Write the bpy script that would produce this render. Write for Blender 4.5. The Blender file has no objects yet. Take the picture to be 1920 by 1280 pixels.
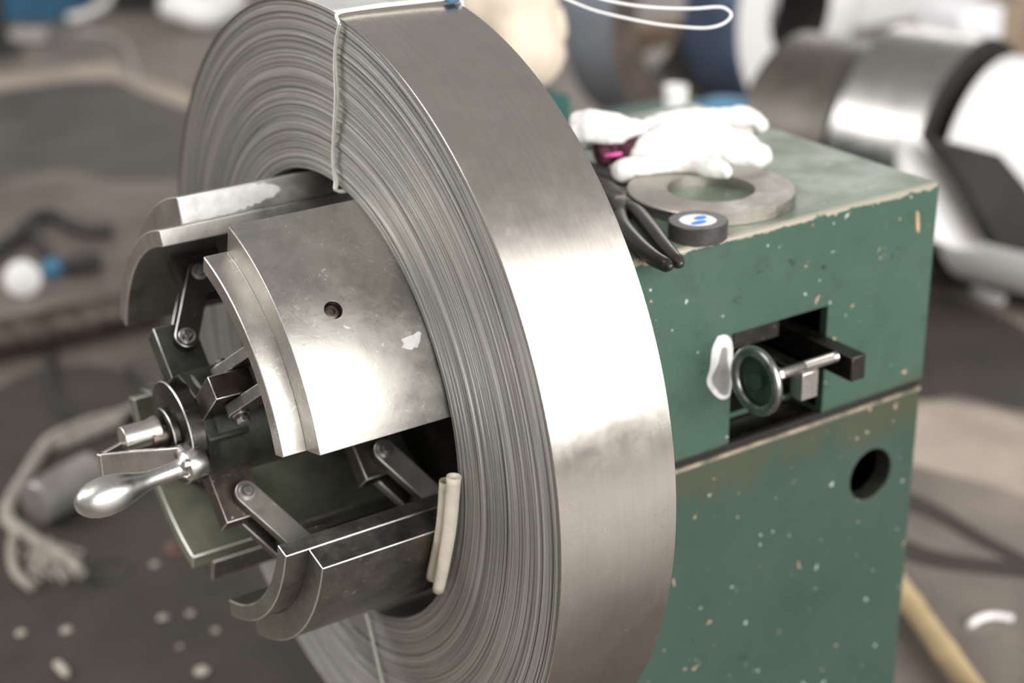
import bpy, bmesh, math, random
import numpy as np
from mathutils import Vector, Matrix
random.seed(7); np.random.seed(7)
SC = bpy.context.scene
COL = SC.collection
pi = math.pi

# ------------------------------------------------------------------ camera
CAM = np.array([-0.67019, -1.37125, 0.70690])
M = np.array([[0.83585, -0.54864, -0.01872], [0.23083, 0.32032, 0.91876], [0.49808, 0.77226, -0.39438]])
F = 3077.02
cd = bpy.data.cameras.new('camera'); cam = bpy.data.objects.new('camera', cd); COL.objects.link(cam)
R3 = Matrix((M[0], M[1], -M[2])).transposed()
cam.matrix_world = Matrix.Translation(CAM) @ R3.to_4x4()
cd.sensor_width = 36; cd.lens = F / 1920 * 36; cd.clip_end = 200; cd.clip_start = .02
cd.dof.use_dof = True; cd.dof.focus_distance = 1.42; cd.dof.aperture_fstop = 2.7; cd.dof.aperture_blades = 0
SC.camera = cam

# ------------------------------------------------------------------ world, lights, exposure
w = bpy.data.worlds.new('world'); SC.world = w; w.use_nodes = True
bg = w.node_tree.nodes['Background']; bg.inputs[0].default_value = (1.0, .965, .93, 1); bg.inputs[1].default_value = .40


def area(name, loc, target, sx, sy, power, col=(1, 1, 1)):
    l = bpy.data.lights.new(name, 'AREA'); l.shape = 'RECTANGLE'; l.size = sx; l.size_y = sy; l.energy = power; l.color = col
    o = bpy.data.objects.new(name, l); COL.objects.link(o); o.location = loc
    o.rotation_euler = (Vector(target) - Vector(loc)).to_track_quat('-Z', 'Y').to_euler()
    return o


area('doorway_daylight', (1.3, -5.9, 2.15), (.1, 0, .9), 7.6, 3.4, 760, (1, .985, .96))
area('upper_fill', (1.3, -6.9, 5.6), (.1, 0, .4), 8, 2.6, 210, (1, .985, .96))  # added unseen lamp, softens the upper edge of the coil highlight
area('overhead_fill', (-3.4, .5, 5.8), (0, 0, 0), 3, 3, 170, (1, .97, .94))  # added unseen fill lamp for upward faces
area('side_window', (-5.4, 4.6, 4.3), (.6, .2, -.2), 4.4, 2.2, 330, (1, .985, .96))
area('rear_fill', (7.2, 8.7, 2.5), (1.5, 0, 0), 6, 2.2, 170, (1, .97, .94))  # added unseen lamp, lifts the sheen of cabinet top and ring
SC.view_settings.view_transform = 'Standard'; SC.view_settings.look = 'None'
SC.view_settings.exposure = 0; SC.view_settings.gamma = 1; SC.view_settings.use_curve_mapping = False

FLOOR = -.75


# ------------------------------------------------------------------ placing helpers (a pixel of the photograph -> a point of the place)
def ray(p):
    return M.T @ np.array([(p[0] - 960) / F, -(p[1] - 640) / F, 1.])


def on(p, ax, val):
    d = ray(p); return CAM + d * ((val - CAM[ax]) / d[ax])


def onx(p, v): return on(p, 0, v)
def ony(p, v): return on(p, 1, v)
def onz(p, v): return on(p, 2, v)
def atd(p, depth): return CAM + ray(p) * depth


# ------------------------------------------------------------------ materials
def srgb(r, g, b):
    return tuple(((c / 255) / 12.92 if c / 255 <= .04045 else ((c / 255 + .055) / 1.055) ** 2.4) for c in (r, g, b)) + (1,)


class NT:
    def __init__(s, name):
        s.m = bpy.data.materials.new(name); s.m.use_nodes = True; s.t = s.m.node_tree; s.n = s.t.nodes; s.l = s.t.links
        s.b = s.n['Principled BSDF']; s.tc = s.n.new('ShaderNodeTexCoord'); s.obj = s.tc.outputs['Object']

    def link(s, a, b): s.l.new(a, b); return a

    def inp(s, node, i, v):
        if hasattr(v, 'is_linked'): s.l.new(v, node.inputs[i])
        elif v is not None: node.inputs[i].default_value = v

    def noise(s, scale, detail=4, rough=.55, vec=None, dim='3D', dist=0, w=None):
        n = s.n.new('ShaderNodeTexNoise'); n.noise_dimensions = dim
        n.inputs['Scale'].default_value = scale; n.inputs['Detail'].default_value = detail; n.inputs['Roughness'].default_value = rough
        n.inputs['Distortion'].default_value = dist
        if dim == '1D': s.l.new(w, n.inputs['W'])
        else: s.l.new(vec or s.obj, n.inputs['Vector'])
        return n.outputs['Fac']

    def scale(s, v3, vec=None):
        n = s.n.new('ShaderNodeMapping'); n.inputs['Scale'].default_value = v3; s.l.new(vec or s.obj, n.inputs['Vector']); return n.outputs[0]

    def ramp(s, fac, stops):
        n = s.n.new('ShaderNodeValToRGB'); r = n.color_ramp
        while len(r.elements) < len(stops): r.elements.new(.5)
        for e, (p, c) in zip(r.elements, stops):
            e.position = p; e.color = c if isinstance(c, tuple) else (c, c, c, 1)
        s.l.new(fac, n.inputs[0]); return n.outputs[0]

    def mix(s, fac, a, b, mode='MIX'):
        n = s.n.new('ShaderNodeMix'); n.data_type = 'RGBA'; n.blend_type = mode
        s.inp(n, 0, fac); s.inp(n, 6, a); s.inp(n, 7, b); return n.outputs[2]

    def math(s, op, a, b=None, c=None):
        n = s.n.new('ShaderNodeMath'); n.operation = op; s.inp(n, 0, a); s.inp(n, 1, b); s.inp(n, 2, c); return n.outputs[0]

    def sep(s, vec=None):
        n = s.n.new('ShaderNodeSeparateXYZ'); s.l.new(vec or s.obj, n.inputs[0]); return n.outputs

    def comb(s, x, y, z):
        n = s.n.new('ShaderNodeCombineXYZ'); s.inp(n, 0, x); s.inp(n, 1, y); s.inp(n, 2, z); return n.outputs[0]

    def bump(s, h, strength=.3, dist=.001):
        n = s.n.new('ShaderNodeBump'); n.inputs['Strength'].default_value = strength; n.inputs['Distance'].default_value = dist
        s.l.new(h, n.inputs['Height']); s.l.new(n.outputs[0], s.b.inputs['Normal'])

    def out(s, col=None, rough=None, metal=None, spec=None):
        s.inp(s.b, 'Base Color', col); s.inp(s.b, 'Roughness', rough); s.inp(s.b, 'Metallic', metal); s.inp(s.b, 'Specular IOR Level', spec)
        return s.m


def plain(name, c1, c2=None, sc=12, rough=.6, metal=0, bump=0, bsc=80, spec=.4):
    t = NT(name); c2 = c2 or tuple(min(1, k * .75) for k in c1[:3]) + (1,)
    n = t.noise(sc, 5); col = t.mix(t.ramp(n, [(.35, 0.), (.65, 1.)]), c1, c2)
    if bump: t.bump(t.noise(bsc, 4), bump, .002)
    return t.out(col, rough, metal, spec)


def steel(name, c1, c2, rough=.3, sc=9, scratch=True, specks=None, metal=1.0, bump=.08):
    t = NT(name)
    n = t.noise(sc, 6, .6); col = t.mix(t.ramp(n, [(.3, 0.), (.7, 1.)]), c1, c2)
    f = t.noise(260, 3, .6)
    col = t.mix(t.ramp(f, [(.60, 0.), (.75, .45)]), col, tuple(k * .45 for k in c1[:3]) + (1,))
    ln = t.noise(34, 1.5, .5, dist=2.2); ms = t.noise(11, 2, .5)
    col = t.mix(t.math('MULTIPLY', t.ramp(ln, [(.488, 0.), (.5, .55), (.512, 0.)]), t.ramp(ms, [(.48, 0.), (.6, 1.)])), col, tuple(min(1, k * 1.7) for k in c1[:3]) + (1,))
    if specks:
        col = t.mix(t.ramp(t.noise(140, 2, .5, dist=1.5), [(.69, 0.), (.74, 1.)]), col, specks)
    rr = t.ramp(t.noise(35, 6, .65), [(.3, rough * .8), (.7, min(1, rough * 1.35))])
    t.bump(t.noise(120, 5, .6, dist=.6), bump, .0012)
    return t.out(col, rr, metal)


MT = {}
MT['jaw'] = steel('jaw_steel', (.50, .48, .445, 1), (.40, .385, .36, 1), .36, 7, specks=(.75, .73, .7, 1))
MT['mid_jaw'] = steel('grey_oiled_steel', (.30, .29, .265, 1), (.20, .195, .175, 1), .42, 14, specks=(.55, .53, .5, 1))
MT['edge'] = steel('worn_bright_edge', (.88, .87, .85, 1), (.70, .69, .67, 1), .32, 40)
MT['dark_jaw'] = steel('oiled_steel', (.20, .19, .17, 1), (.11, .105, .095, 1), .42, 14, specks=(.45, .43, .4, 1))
MT['black_steel'] = steel('black_oiled_steel', (.09, .083, .075, 1), (.05, .047, .043, 1), .4, 16, specks=(.3, .28, .25, 1))
MT['brown_steel'] = steel('brown_oiled_steel', (.16, .125, .105, 1), (.09, .075, .065, 1), .36, 20, specks=(.5, .45, .4, 1))
MT['bright'] = steel('bright_cast_metal', (.62, .61, .59, 1), (.52, .51, .49, 1), .32, 40, bump=.02)
MT['bright_worn'] = steel('worn_bright_metal', (.62, .60, .57, 1), (.45, .43, .40, 1), .3, 25)
MT['washer'] = steel('ground_ring_steel', (.46, .43, .39, 1), (.37, .345, .31, 1), .4, 12)
MT['collar'] = steel('collar_steel', (.09, .082, .074, 1), (.055, .05, .045, 1), .3, 12, specks=(.35, .32, .3, 1))
MT['black_hole'] = plain('shade_black', (.012, .011, .01, 1), rough=.6)  # near-black painted into cabinet hollows and seam as their shade
MT['worn_lip'] = plain('worn_rusty_lip', (.30, .25, .19, 1), (.09, .085, .065, 1), 42, .5)
MT['greasy'] = plain('greasy_green_paint', (.048, .054, .040, 1), (.018, .0175, .015, 1), 30, .42, .2, .3)
MT['olive'] = plain('olive_inner_paint', (.19, .20, .145, 1), (.085, .088, .066, 1), 14, .45, .2, .15)
MT['white_paint'] = plain('white_marker_paint', (.82, .82, .80, 1), (.62, .61, .59, 1), 60, .75, 0, .4, 200)
MT['bare_patch'] = plain('bare_grey_primer', (.30, .29, .28, 1), (.22, .21, .21, 1), 50, .55)
MT['glove'] = plain('white_cotton_knit', (.74, .73, .71, 1), (.66, .65, .63, 1), 30, .95, 0, .5, 420)
MT['glove_tan'] = plain('tan_cotton', (.55, .50, .45, 1), (.42, .37, .33, 1), 60, .95, 0, .5, 400)
MT['maroon'] = plain('maroon_knit_cuff', (.10, .025, .045, 1), (.06, .018, .03, 1), 90, .9)
MT['pink'] = plain('pink_thread', (.75, .12, .38, 1), (.6, .1, .3, 1), 90, .9)
MT['rubber'] = plain('black_rubber_grip', (.018, .017, .016, 1), (.03, .028, .026, 1), 40, .28, 0, .05)
MT['tape'] = plain('black_vinyl_tape', (.035, .034, .033, 1), (.06, .058, .055, 1), 60, .38)
MT['card'] = plain('white_tape_core', (.82, .82, .84, 1), (.75, .76, .80, 1), 20, .6)
MT['blue_ink'] = plain('blue_ink', (.03, .20, .62, 1), (.05, .28, .72, 1), 20, .6)
MT['string'] = plain('white_poly_string', (.86, .85, .80, 1), (.74, .73, .68, 1), 70, .5)
MT['string_grey'] = plain('grey_poly_string', (.50, .50, .44, 1), (.40, .40, .36, 1), 70, .55)
MT['wire'] = plain('white_coated_wire', (.9, .9, .9, 1), (.85, .85, .85, 1), 40, .4)
MT['paper'] = plain('cream_kraft_paper', (.72, .67, .56, 1), (.60, .55, .45, 1), 40, .8, 0, .3, 120)
MT['film'] = plain('white_wrap_film', (.85, .85, .84, 1), (.72, .72, .71, 1), 30, .45)
MT['white_bg'] = plain('white_wrap_sheet', (.88, .87, .86, 1), (.80, .79, .78, 1), 3, .7)
MT['grey_bg'] = plain('grey_board', (.40, .37, .35, 1), (.30, .28, .27, 1), 4, .7)
MT['beige_bg'] = plain('beige_sack', (.72, .62, .50, 1), (.58, .50, .41, 1), 7, .9, 0, .3, 20)
MT['blue_band'] = plain('blue_grey_strip', (.30, .33, .37, 1), (.20, .225, .26, 1), 3, .35, .6)
MT['blue_band2'] = plain('blue_strip', (.24, .33, .52, 1), (.15, .20, .31, 1), 3, .35, .6)
MT['brown_edge'] = plain('brown_strip_edge', (.18, .14, .115, 1), (.10, .08, .07, 1), 9, .6, .3)
MT['brown_coil'] = plain('brown_strip_edges', (.13, .115, .10, 1), (.08, .07, .06, 1), 9, .42, .5)
MT['shiny_coil'] = steel('polished_strip', (.44, .43, .415, 1), (.36, .35, .34, 1), .3, 3)
MT['dark_bg'] = plain('dark_shop_steel', (.03, .029, .028, 1), (.018, .017, .017, 1), 5, .55)
MT['wood'] = plain('old_timber', (.33, .25, .18, 1), (.24, .18, .13, 1), 8, .8)
MT['tan'] = plain('tan_bamboo', (.55, .42, .24, 1), (.42, .31, .17, 1), 9, .6)
MT['teal'] = plain('teal_machine_paint', (.02, .10, .085, 1), (.015, .06, .05, 1), 4, .5)
MT['blue_paint'] = plain('blue_machine_paint', (.035, .14, .25, 1), (.02, .07, .12, 1), 4, .5)
MT['sky_blue'] = plain('blue_plastic', (.06, .21, .33, 1), (.04, .15, .25, 1), 9, .5)
MT['rope'] = plain('hemp_rope', (.46, .42, .37, 1), (.27, .24, .21, 1), 60, .9, 0, .5, 160)
MT['rust'] = plain('rusty_pipe', (.045, .03, .024, 1), (.13, .105, .09, 1), 34, .45, .4, .6, 60)
MT['cable'] = plain('black_cable', (.025, .024, .023, 1), (.04, .038, .036, 1), 10, .55)
MT['stone'] = plain('pale_stone_chip', (.50, .45, .39, 1), (.4, .36, .31, 1), 30, .8)
MT['weight'] = plain('grey_worn_iron', (.42, .39, .37, 1), (.28, .26, .25, 1), 9, .35, .5)


def green_paint(name, ca, cb):
    t = NT(name); x, y, z = t.sep()
    n = t.noise(4.5, 5, .6)
    col = t.mix(t.ramp(n, [(.3, 0.), (.7, 1.)]), ca, cb)
    n2 = t.noise(38, 6, .7)
    col = t.mix(t.ramp(n2, [(.52, 0.), (.75, .5)]), col, srgb(42, 60, 50))
    # grime below the seam and round the slot, drawn where oil has run
    g = t.noise(16, 5, .65, vec=t.scale((1, 1, .35)))
    dz = t.math('ABSOLUTE', t.math('ADD', z, .085))
    near = t.math('SUBTRACT', 1.0, t.math('MULTIPLY', dz, 9.0))
    stain = t.ramp(t.math('MULTIPLY', near, g), [(.36, 0.), (.52, .7)])
    col = t.mix(stain, col, srgb(66, 66, 48))
    # chips of paint down to primer and metal
    c1 = t.ramp(t.noise(62, 2, .5, dist=.8), [(.715, 0.), (.73, .8)])
    col = t.mix(c1, col, srgb(176, 150, 128))
    c2 = t.ramp(t.noise(95, 2, .5), [(.735, 0.), (.75, .7)])
    col = t.mix(c2, col, srgb(178, 196, 184))
    c3 = t.ramp(t.noise(70, 3, .5, dist=1), [(.70, 0.), (.73, .9)], )
    col = t.mix(t.math('MULTIPLY', c3, .8), col, srgb(30, 46, 38))
    # scuffed corner of the sheet along the top front edge
    e = t.math('MULTIPLY', t.math('LESS_THAN', y, -.2190), t.math('GREATER_THAN', t.math('ADD', z, t.math('MULTIPLY', t.noise(70, 3), .014)), .1705))
    col = t.mix(e, col, srgb(148, 140, 126))
    # upward faces painted lighter, standing in for grazing sheen
    geo = t.n.new('ShaderNodeNewGeometry'); nz = t.sep(geo.outputs['Normal'])[2]
    top = t.math('MULTIPLY', t.math('GREATER_THAN', nz, .7), t.ramp(t.noise(14, 6, .65), [(.25, .2), (.7, .62)]))
    col = t.mix(top, col, srgb(142, 148, 130))
    rg = t.ramp(t.noise(20, 5, .6), [(.3, .32), (.7, .52)])
    t.bump(t.noise(55, 5, .6), .12, .002)
    return t.out(col, rg, 0.0, .5)


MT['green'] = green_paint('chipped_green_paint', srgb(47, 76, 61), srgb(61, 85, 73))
MT['green_low'] = green_paint('lower_green_paint', srgb(42, 65, 54), srgb(54, 72, 63))  # darker, greyer green for the lower housing


def wound_mat():
    t = NT('strip_edges'); x, y, z = t.sep()
    r = t.math('SQRT', t.math('ADD', t.math('MULTIPLY', y, y), t.math('MULTIPLY', z, z)))
    ang = t.math('ARCTAN2', y, z)
    # edges of successive turns, each with its own tone, drifting a little along the turn
    w1 = t.math('ADD', t.math('MULTIPLY', r, 900.), t.math('MULTIPLY', ang, .35))
    a = t.noise(1.0, 2, .6, dim='1D', w=w1)
    b = t.noise(.11, 3, .6, dim='1D', w=w1)
    c = t.noise(.45, 1, .5, dim='1D', w=t.math('ADD', w1, 300.))
    col = t.mix(t.ramp(a, [(.30, 0.), (.70, 1.)]), (.345, .34, .325, 1), (.62, .61, .59, 1))
    col = t.mix(t.ramp(b, [(.35, .35), (.65, 0.)]), col, (.24, .23, .21, 1))
    col = t.mix(t.ramp(c, [(.63, 0.), (.70, .75)]), col, (.10, .095, .088, 1))
    d = t.noise(7, 4, .6)
    col = t.mix(t.ramp(d, [(.45, 0.), (.75, .3)]), col, (.50, .485, .45, 1))
    t.bump(a, .25, .0006)
    return t.out(col, .48, .7)


MT['wound'] = wound_mat()


def wrap_mat():
    t = NT('rolled_strip_steel'); x, y, z = t.sep()
    ang = t.math('ARCTAN2', y, z)
    v = t.comb(t.math('MULTIPLY', x, 260.), t.math('MULTIPLY', ang, 3.2), 0.)
    s = t.noise(1.0, 4, .6, vec=v)
    n = t.noise(8, 6, .65)
    col = t.mix(t.ramp(n, [(.3, 0.), (.7, 1.)]), (.64, .60, .56, 1), (.53, .495, .455, 1))
    col = t.mix(t.ramp(s, [(.45, 0.), (.8, .35)]), col, (.42, .40, .375, 1))
    sp = t.noise(150, 2, .5, dist=1.2)
    col = t.mix(t.ramp(sp, [(.765, 0.), (.785, .5)]), col, (.85, .83, .8, 1))
    # cloudy handling marks
    col = t.mix(t.ramp(t.noise(2.6, 4, .6, dist=.4), [(.45, 0.), (.7, .3)]), col, (.38, .355, .33, 1))
    rg = t.ramp(t.noise(26, 6, .7), [(.3, .2), (.7, .3)])
    t.bump(s, .05, .0006)
    return t.out(col, rg, 1.0)


MT['wrap'] = wrap_mat()


def floor_mat():
    t = NT('worn_concrete')
    n = t.noise(.9, 7, .62, dist=.4); n2 = t.noise(7, 6, .65); n3 = t.noise(40, 4, .6)
    col = t.mix(t.ramp(n, [(.36, 0.), (.64, 1.)]), srgb(84, 77, 71), srgb(138, 127, 118))
    col = t.mix(t.ramp(n2, [(.35, .45), (.65, 0.)]), col, srgb(74, 70, 66))
    col = t.mix(t.ramp(n3, [(.6, 0.), (.75, .3)]), col, srgb(150, 140, 130))
    t.bump(n2, .15, .01)
    return t.out(col, .4, 0.0, .5)


MT['floor'] = floor_mat()
MT['floor_dark'] = plain('oiled_steel_plate', srgb(88, 85, 82), srgb(74, 71, 68), 5, .5, 0, .1)
MT['floor_black'] = plain('oily_floor', srgb(70, 64, 60), srgb(56, 52, 49), 6, .55, 0, .1)
MT['floor_light'] = plain('pale_concrete', srgb(176, 163, 152), srgb(150, 138, 128), 5, .7)


# ------------------------------------------------------------------ mesh helpers
class MB:
    def __init__(s): s.v = []; s.f = []

    def add(s, v, f):
        o = len(s.v); s.v += [tuple(p) for p in v]; s.f += [tuple(i + o for i in q) for q in f]; return s

    def box(s, c, size, R=None):
        h = np.array(size) / 2; P = np.array([[sx, sy, sz] for sx in (-1, 1) for sy in (-1, 1) for sz in (-1, 1)]) * h
        if R is not None: P = P @ np.array(R)     # rows of R are the box axes
        P = P + np.array(c)
        return s.add(P, [(0, 1, 3, 2), (4, 6, 7, 5), (0, 4, 5, 1), (2, 3, 7, 6), (0, 2, 6, 4), (1, 5, 7, 3)])

    def prism(s, a, b):        # two matching outlines joined
        n = len(a); s.add(list(a) + list(b), [tuple(range(n))[::-1], tuple(range(n, 2 * n))] + [(i, (i + 1) % n, n + (i + 1) % n, n + i) for i in range(n)])
        return s

    def lathe(s, p0, ax, prof, n=48, caps=True):   # prof: (distance along axis, radius)
        ax = np.array(ax, float); ax /= np.linalg.norm(ax); u = np.cross(ax, [0.31, .77, .55]); u /= np.linalg.norm(u); v = np.cross(ax, u)
        V = []; Fc = []
        for (d, r) in prof:
            for i in range(n):
                t = 2 * pi * i / n; V.append(np.array(p0) + ax * d + r * (math.cos(t) * u + math.sin(t) * v))
        for k in range(len(prof) - 1):
            for i in range(n): Fc.append((k * n + i, k * n + (i + 1) % n, (k + 1) * n + (i + 1) % n, (k + 1) * n + i))
        if caps: Fc.append(tuple(range(n))[::-1]); Fc.append(tuple(range((len(prof) - 1) * n, len(prof) * n)))
        return s.add(V, Fc)

    def ring(s, p0, ax, ri, ro, h, n=64):   # closed annulus
        return s.lathe(p0, ax, [(0, ri), (0, ro), (h, ro), (h, ri), (0, ri)], n, caps=False)

    def tube(s, path, r, n=10, caps=True):
        P = [np.array(p, float) for p in path]; V = []; Fc = []; up = np.array([.123, .456, .88])
        for i, p in enumerate(P):
            t = (P[min(i + 1, len(P) - 1)] - P[max(i - 1, 0)]); t /= np.linalg.norm(t) + 1e-12
            u = up - t * (up @ t); u /= np.linalg.norm(u); up = u; v = np.cross(t, u)
            rr = r[i] if hasattr(r, '__len__') else r
            for k in range(n): a = 2 * pi * k / n; V.append(p + rr * (math.cos(a) * u + math.sin(a) * v))
        for i in range(len(P) - 1):
            for k in range(n): Fc.append((i * n + k, i * n + (k + 1) % n, (i + 1) * n + (k + 1) % n, (i + 1) * n + k))
        if caps: Fc.append(tuple(range(n))[::-1]); Fc.append(tuple(range((len(P) - 1) * n, len(P) * n)))
        return s.add(V, Fc)

    def ball(s, c, r, nu=16, nv=10, R=None):
        c = np.array(c); r = np.array(r if hasattr(r, '__len__') else (r, r, r), float); V = []; Fc = []
        for j in range(nv + 1):
            th = pi * j / nv
            for i in range(nu):
                ph = 2 * pi * i / nu; p = r * np.array([math.sin(th) * math.cos(ph), math.sin(th) * math.sin(ph), math.cos(th)])
                if R is not None: p = p @ np.array(R)
                V.append(c + p)
        for j in range(nv):
            for i in range(nu): Fc.append((j * nu + i, (j + 1) * nu + i, (j + 1) * nu + (i + 1) % nu, j * nu + (i + 1) % nu))
        return s.add(V, Fc)

    def build(s, name, mat, parent=None, smooth=40, bevel=0, seg=2, loc=None, edge=False):
        me = bpy.data.meshes.new(name); V = np.array(s.v)
        if parent is not None or loc is not None:
            b = np.array(loc) if loc is not None else np.zeros(3)
            V = V - b
        me.from_pydata([tuple(p) for p in V], [], s.f)
        bm = bmesh.new(); bm.from_mesh(me); bmesh.ops.remove_doubles(bm, verts=bm.verts, dist=1e-6); bmesh.ops.recalc_face_normals(bm, faces=bm.faces)
        bm.to_mesh(me); bm.free()
        o = bpy.data.objects.new(name, me); COL.objects.link(o)
        if mat: me.materials.append(MT[mat] if isinstance(mat, str) else mat)
        if loc is not None: o.location = loc
        if parent is not None:
            o.parent = parent; o.matrix_parent_inverse = Matrix.Translation(-world_loc(parent))
        if smooth: me.shade_smooth(); sm(me, smooth)
        if bevel:
            m = o.modifiers.new('edge', 'BEVEL'); m.width = bevel; m.segments = seg; m.limit_method = 'ANGLE'; m.angle_limit = math.radians(35); m.harden_normals = False
            if edge: me.materials.append(MT['edge']); m.material = len(me.materials) - 1
        return o


def world_loc(o):
    p = Vector(o.location)
    while o.parent is not None:
        p = p + o.matrix_parent_inverse.translation; o = o.parent; p = p + Vector(o.location)
    return p


def sm(me, deg):
    bm = bmesh.new(); bm.from_mesh(me); lim = math.radians(deg)
    for e in bm.edges:
        if len(e.link_faces) == 2 and e.calc_face_angle(0) > lim: e.smooth = False
    bm.to_mesh(me); bm.free()


def thing(name, label, cat, loc, group=None):
    o = bpy.data.objects.new(name, None); COL.objects.link(o); o.location = loc; o.empty_display_size = .05
    o['label'] = label; o['category'] = cat
    if group: o['group'] = group
    return o


def tag(o, label, cat, group=None):
    o['label'] = label; o['category'] = cat
    if group: o['group'] = group
    return o


def bake(o, cutters=()):
    """apply modifiers (and boolean cuts) to the mesh of o"""
    for c in cutters:
        m = o.modifiers.new('cut', 'BOOLEAN'); m.object = c; m.operation = 'DIFFERENCE'; m.solver = 'EXACT'; m.material_mode = 'TRANSFER'
    bpy.context.view_layer.update()
    dg = bpy.context.evaluated_depsgraph_get()
    me = bpy.data.meshes.new_from_object(o.evaluated_get(dg)); o.modifiers.clear(); o.data = me
    for c in cutters: bpy.data.objects.remove(c, do_unlink=True)
    me.shade_smooth(); sm(me, 35)
    return o


def spline(pts, n=8):
    P = [np.array(p, float) for p in pts]; out = []
    for i in range(len(P) - 1):
        p0 = P[max(i - 1, 0)]; p1 = P[i]; p2 = P[i + 1]; p3 = P[min(i + 2, len(P) - 1)]
        for k in range(n):
            t = k / n; out.append(.5 * ((2 * p1) + (-p0 + p2) * t + (2 * p0 - 5 * p1 + 4 * p2 - p3) * t * t + (-p0 + 3 * p1 - 3 * p2 + p3) * t ** 3))
    out.append(P[-1]); return out


# ================================================================== setting
fl = MB().box((3, 4, FLOOR - .05), (44, 44, .1)).build('floor', 'floor', smooth=0); 
wl_ = MB().box((3, 9.1, 1.5), (22, .2, 4.6)).build('wall_back', plain('whitewashed_wall', srgb(200, 195, 188), srgb(180, 174, 166), 2, .8), smooth=0); wl_['kind'] = 'structure'
wl_ = MB().box((13.1, 2, 1.5), (.2, 14.4, 4.6)).build('wall_right', bpy.data.materials['whitewashed_wall'], smooth=0); wl_['kind'] = 'structure'
fl['kind'] = 'structure'; fl['label'] = 'worn grey-brown concrete workshop floor'


def patch(name, pix, mat, dz=.0015):
    P = [onz(p, FLOOR) for p in spline(pix + [pix[0]], 6)[:-1]]
    a = [(p[0], p[1], FLOOR - .001) for p in P]; b = [(p[0], p[1], FLOOR + dz) for p in P]
    return MB().prism(a, b).build(name, mat, fl, smooth=0)


patch('oily_floor_patch', [(-60, 178), (90, 158), (205, 150), (265, 176), (345, 205), (400, 240), (380, 330), (220, 335), (120, 320), (20, 335), (-60, 350)], 'floor_dark')
patch('worn_floor_streak', [(-60, 150), (90, 132), (200, 118), (250, 140), (360, 180), (360, 204), (265, 172), (205, 148), (90, 156), (-60, 176)], 'floor_light', .0022)
patch('oily_floor_patch', [(-60, 760), (60, 700), (200, 690), (300, 740), (420, 820), (520, 1000), (620, 1150), (640, 1340), (-60, 1340)], 'floor_black')
patch('worn_floor_patch', [(1600, 800), (1720, 752), (1940, 800), (1960, 930), (1840, 905), (1700, 868), (1600, 850)], 'floor_light')
patch('oily_floor_patch', [(1700, 560), (1800, 560), (1960, 650), (1960, 770), (1800, 745), (1690, 740)], 'floor_black')
patch('oily_floor_streak', [(1690, 918), (1760, 950), (1860, 1010), (1960, 1065), (1960, 1080), (1850, 1030), (1750, 975), (1690, 950)], 'floor_black', .002)
patch('oily_floor_streak', [(1690, 1010), (1780, 1040), (1960, 1062), (1960, 1085), (1780, 1068), (1690, 1045)], 'floor_black', .0025)

# ================================================================== green machine cabinet
YB, ZT, XE, ZS, XL = -.225, .168, .613, -.068, .165
cab = thing('machine_cabinet', 'green chipped-paint machine cabinet standing behind the big steel coil', 'machine', (.39, .02, FLOOR))


def cbox(x0, x1, y0, y1, z0, z1): return MB().box(((x0 + x1) / 2, (y0 + y1) / 2, (z0 + z1) / 2), (x1 - x0, y1 - y0, z1 - z0))


YD = .19
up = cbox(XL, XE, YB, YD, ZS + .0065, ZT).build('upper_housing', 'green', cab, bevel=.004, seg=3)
c1 = cbox(XL + .01, XE - .01, YB + .01, YD - .01, ZS + .012, ZT - .01).build('c', 'black_hole', None)
c2 = cbox(.331, .460, YB - .05, YB + .05, ZS - .03, .064).build('c', 'green', None)
bake(up, (c1, c2))
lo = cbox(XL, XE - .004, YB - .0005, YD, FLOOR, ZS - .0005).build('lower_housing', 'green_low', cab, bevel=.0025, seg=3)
c1 = cbox(XL + .01, XE - .015, YB + .012, YD - .01, FLOOR + .01, ZS - .014).build('c', 'black_hole', None)
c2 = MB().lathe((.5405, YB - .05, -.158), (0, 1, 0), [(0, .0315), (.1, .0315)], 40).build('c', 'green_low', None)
c3 = cbox(.331, .460, YB + .02, YB + .05, ZS - .03, ZS + .03).build('c', 'black_hole', None)
bake(lo, (c1, c2, c3))
# rolled lip of the round hole, dirt and sill of the slot
MB().ring((.5405, YB + .001, -.158), (0, 1, 0), .0305, .0345, .02, 48).build('hole_sleeve', 'greasy', cab)
cbox(.334, .458, YB + .004, YB + .16, ZS - .001, ZS + .0045).build('greasy_sill', 'brown_steel', cab, bevel=.001)
cbox(.340, .40, YB + .008, YB + .02, .042, .062).build('slot_edge', 'black_steel', cab)
cbox(XL + .002, XE - .007, YB + .0022, YB + .009, ZS - .002, ZS + .008).build('seam_shade_strip', 'black_hole', cab)  # black strip standing in for the shade in the open seam
cbox(XL, XE - .004, YB - .0009, YB + .0016, ZS - .0045, ZS - .0002).build('worn_lip', 'worn_lip', cab, smooth=0)
# foot plate
cbox(XL - .03, XE + .03, YB - .03, YD + .03, FLOOR, FLOOR + .03).build('base_plate', 'green_low', cab, bevel=.003)
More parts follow.
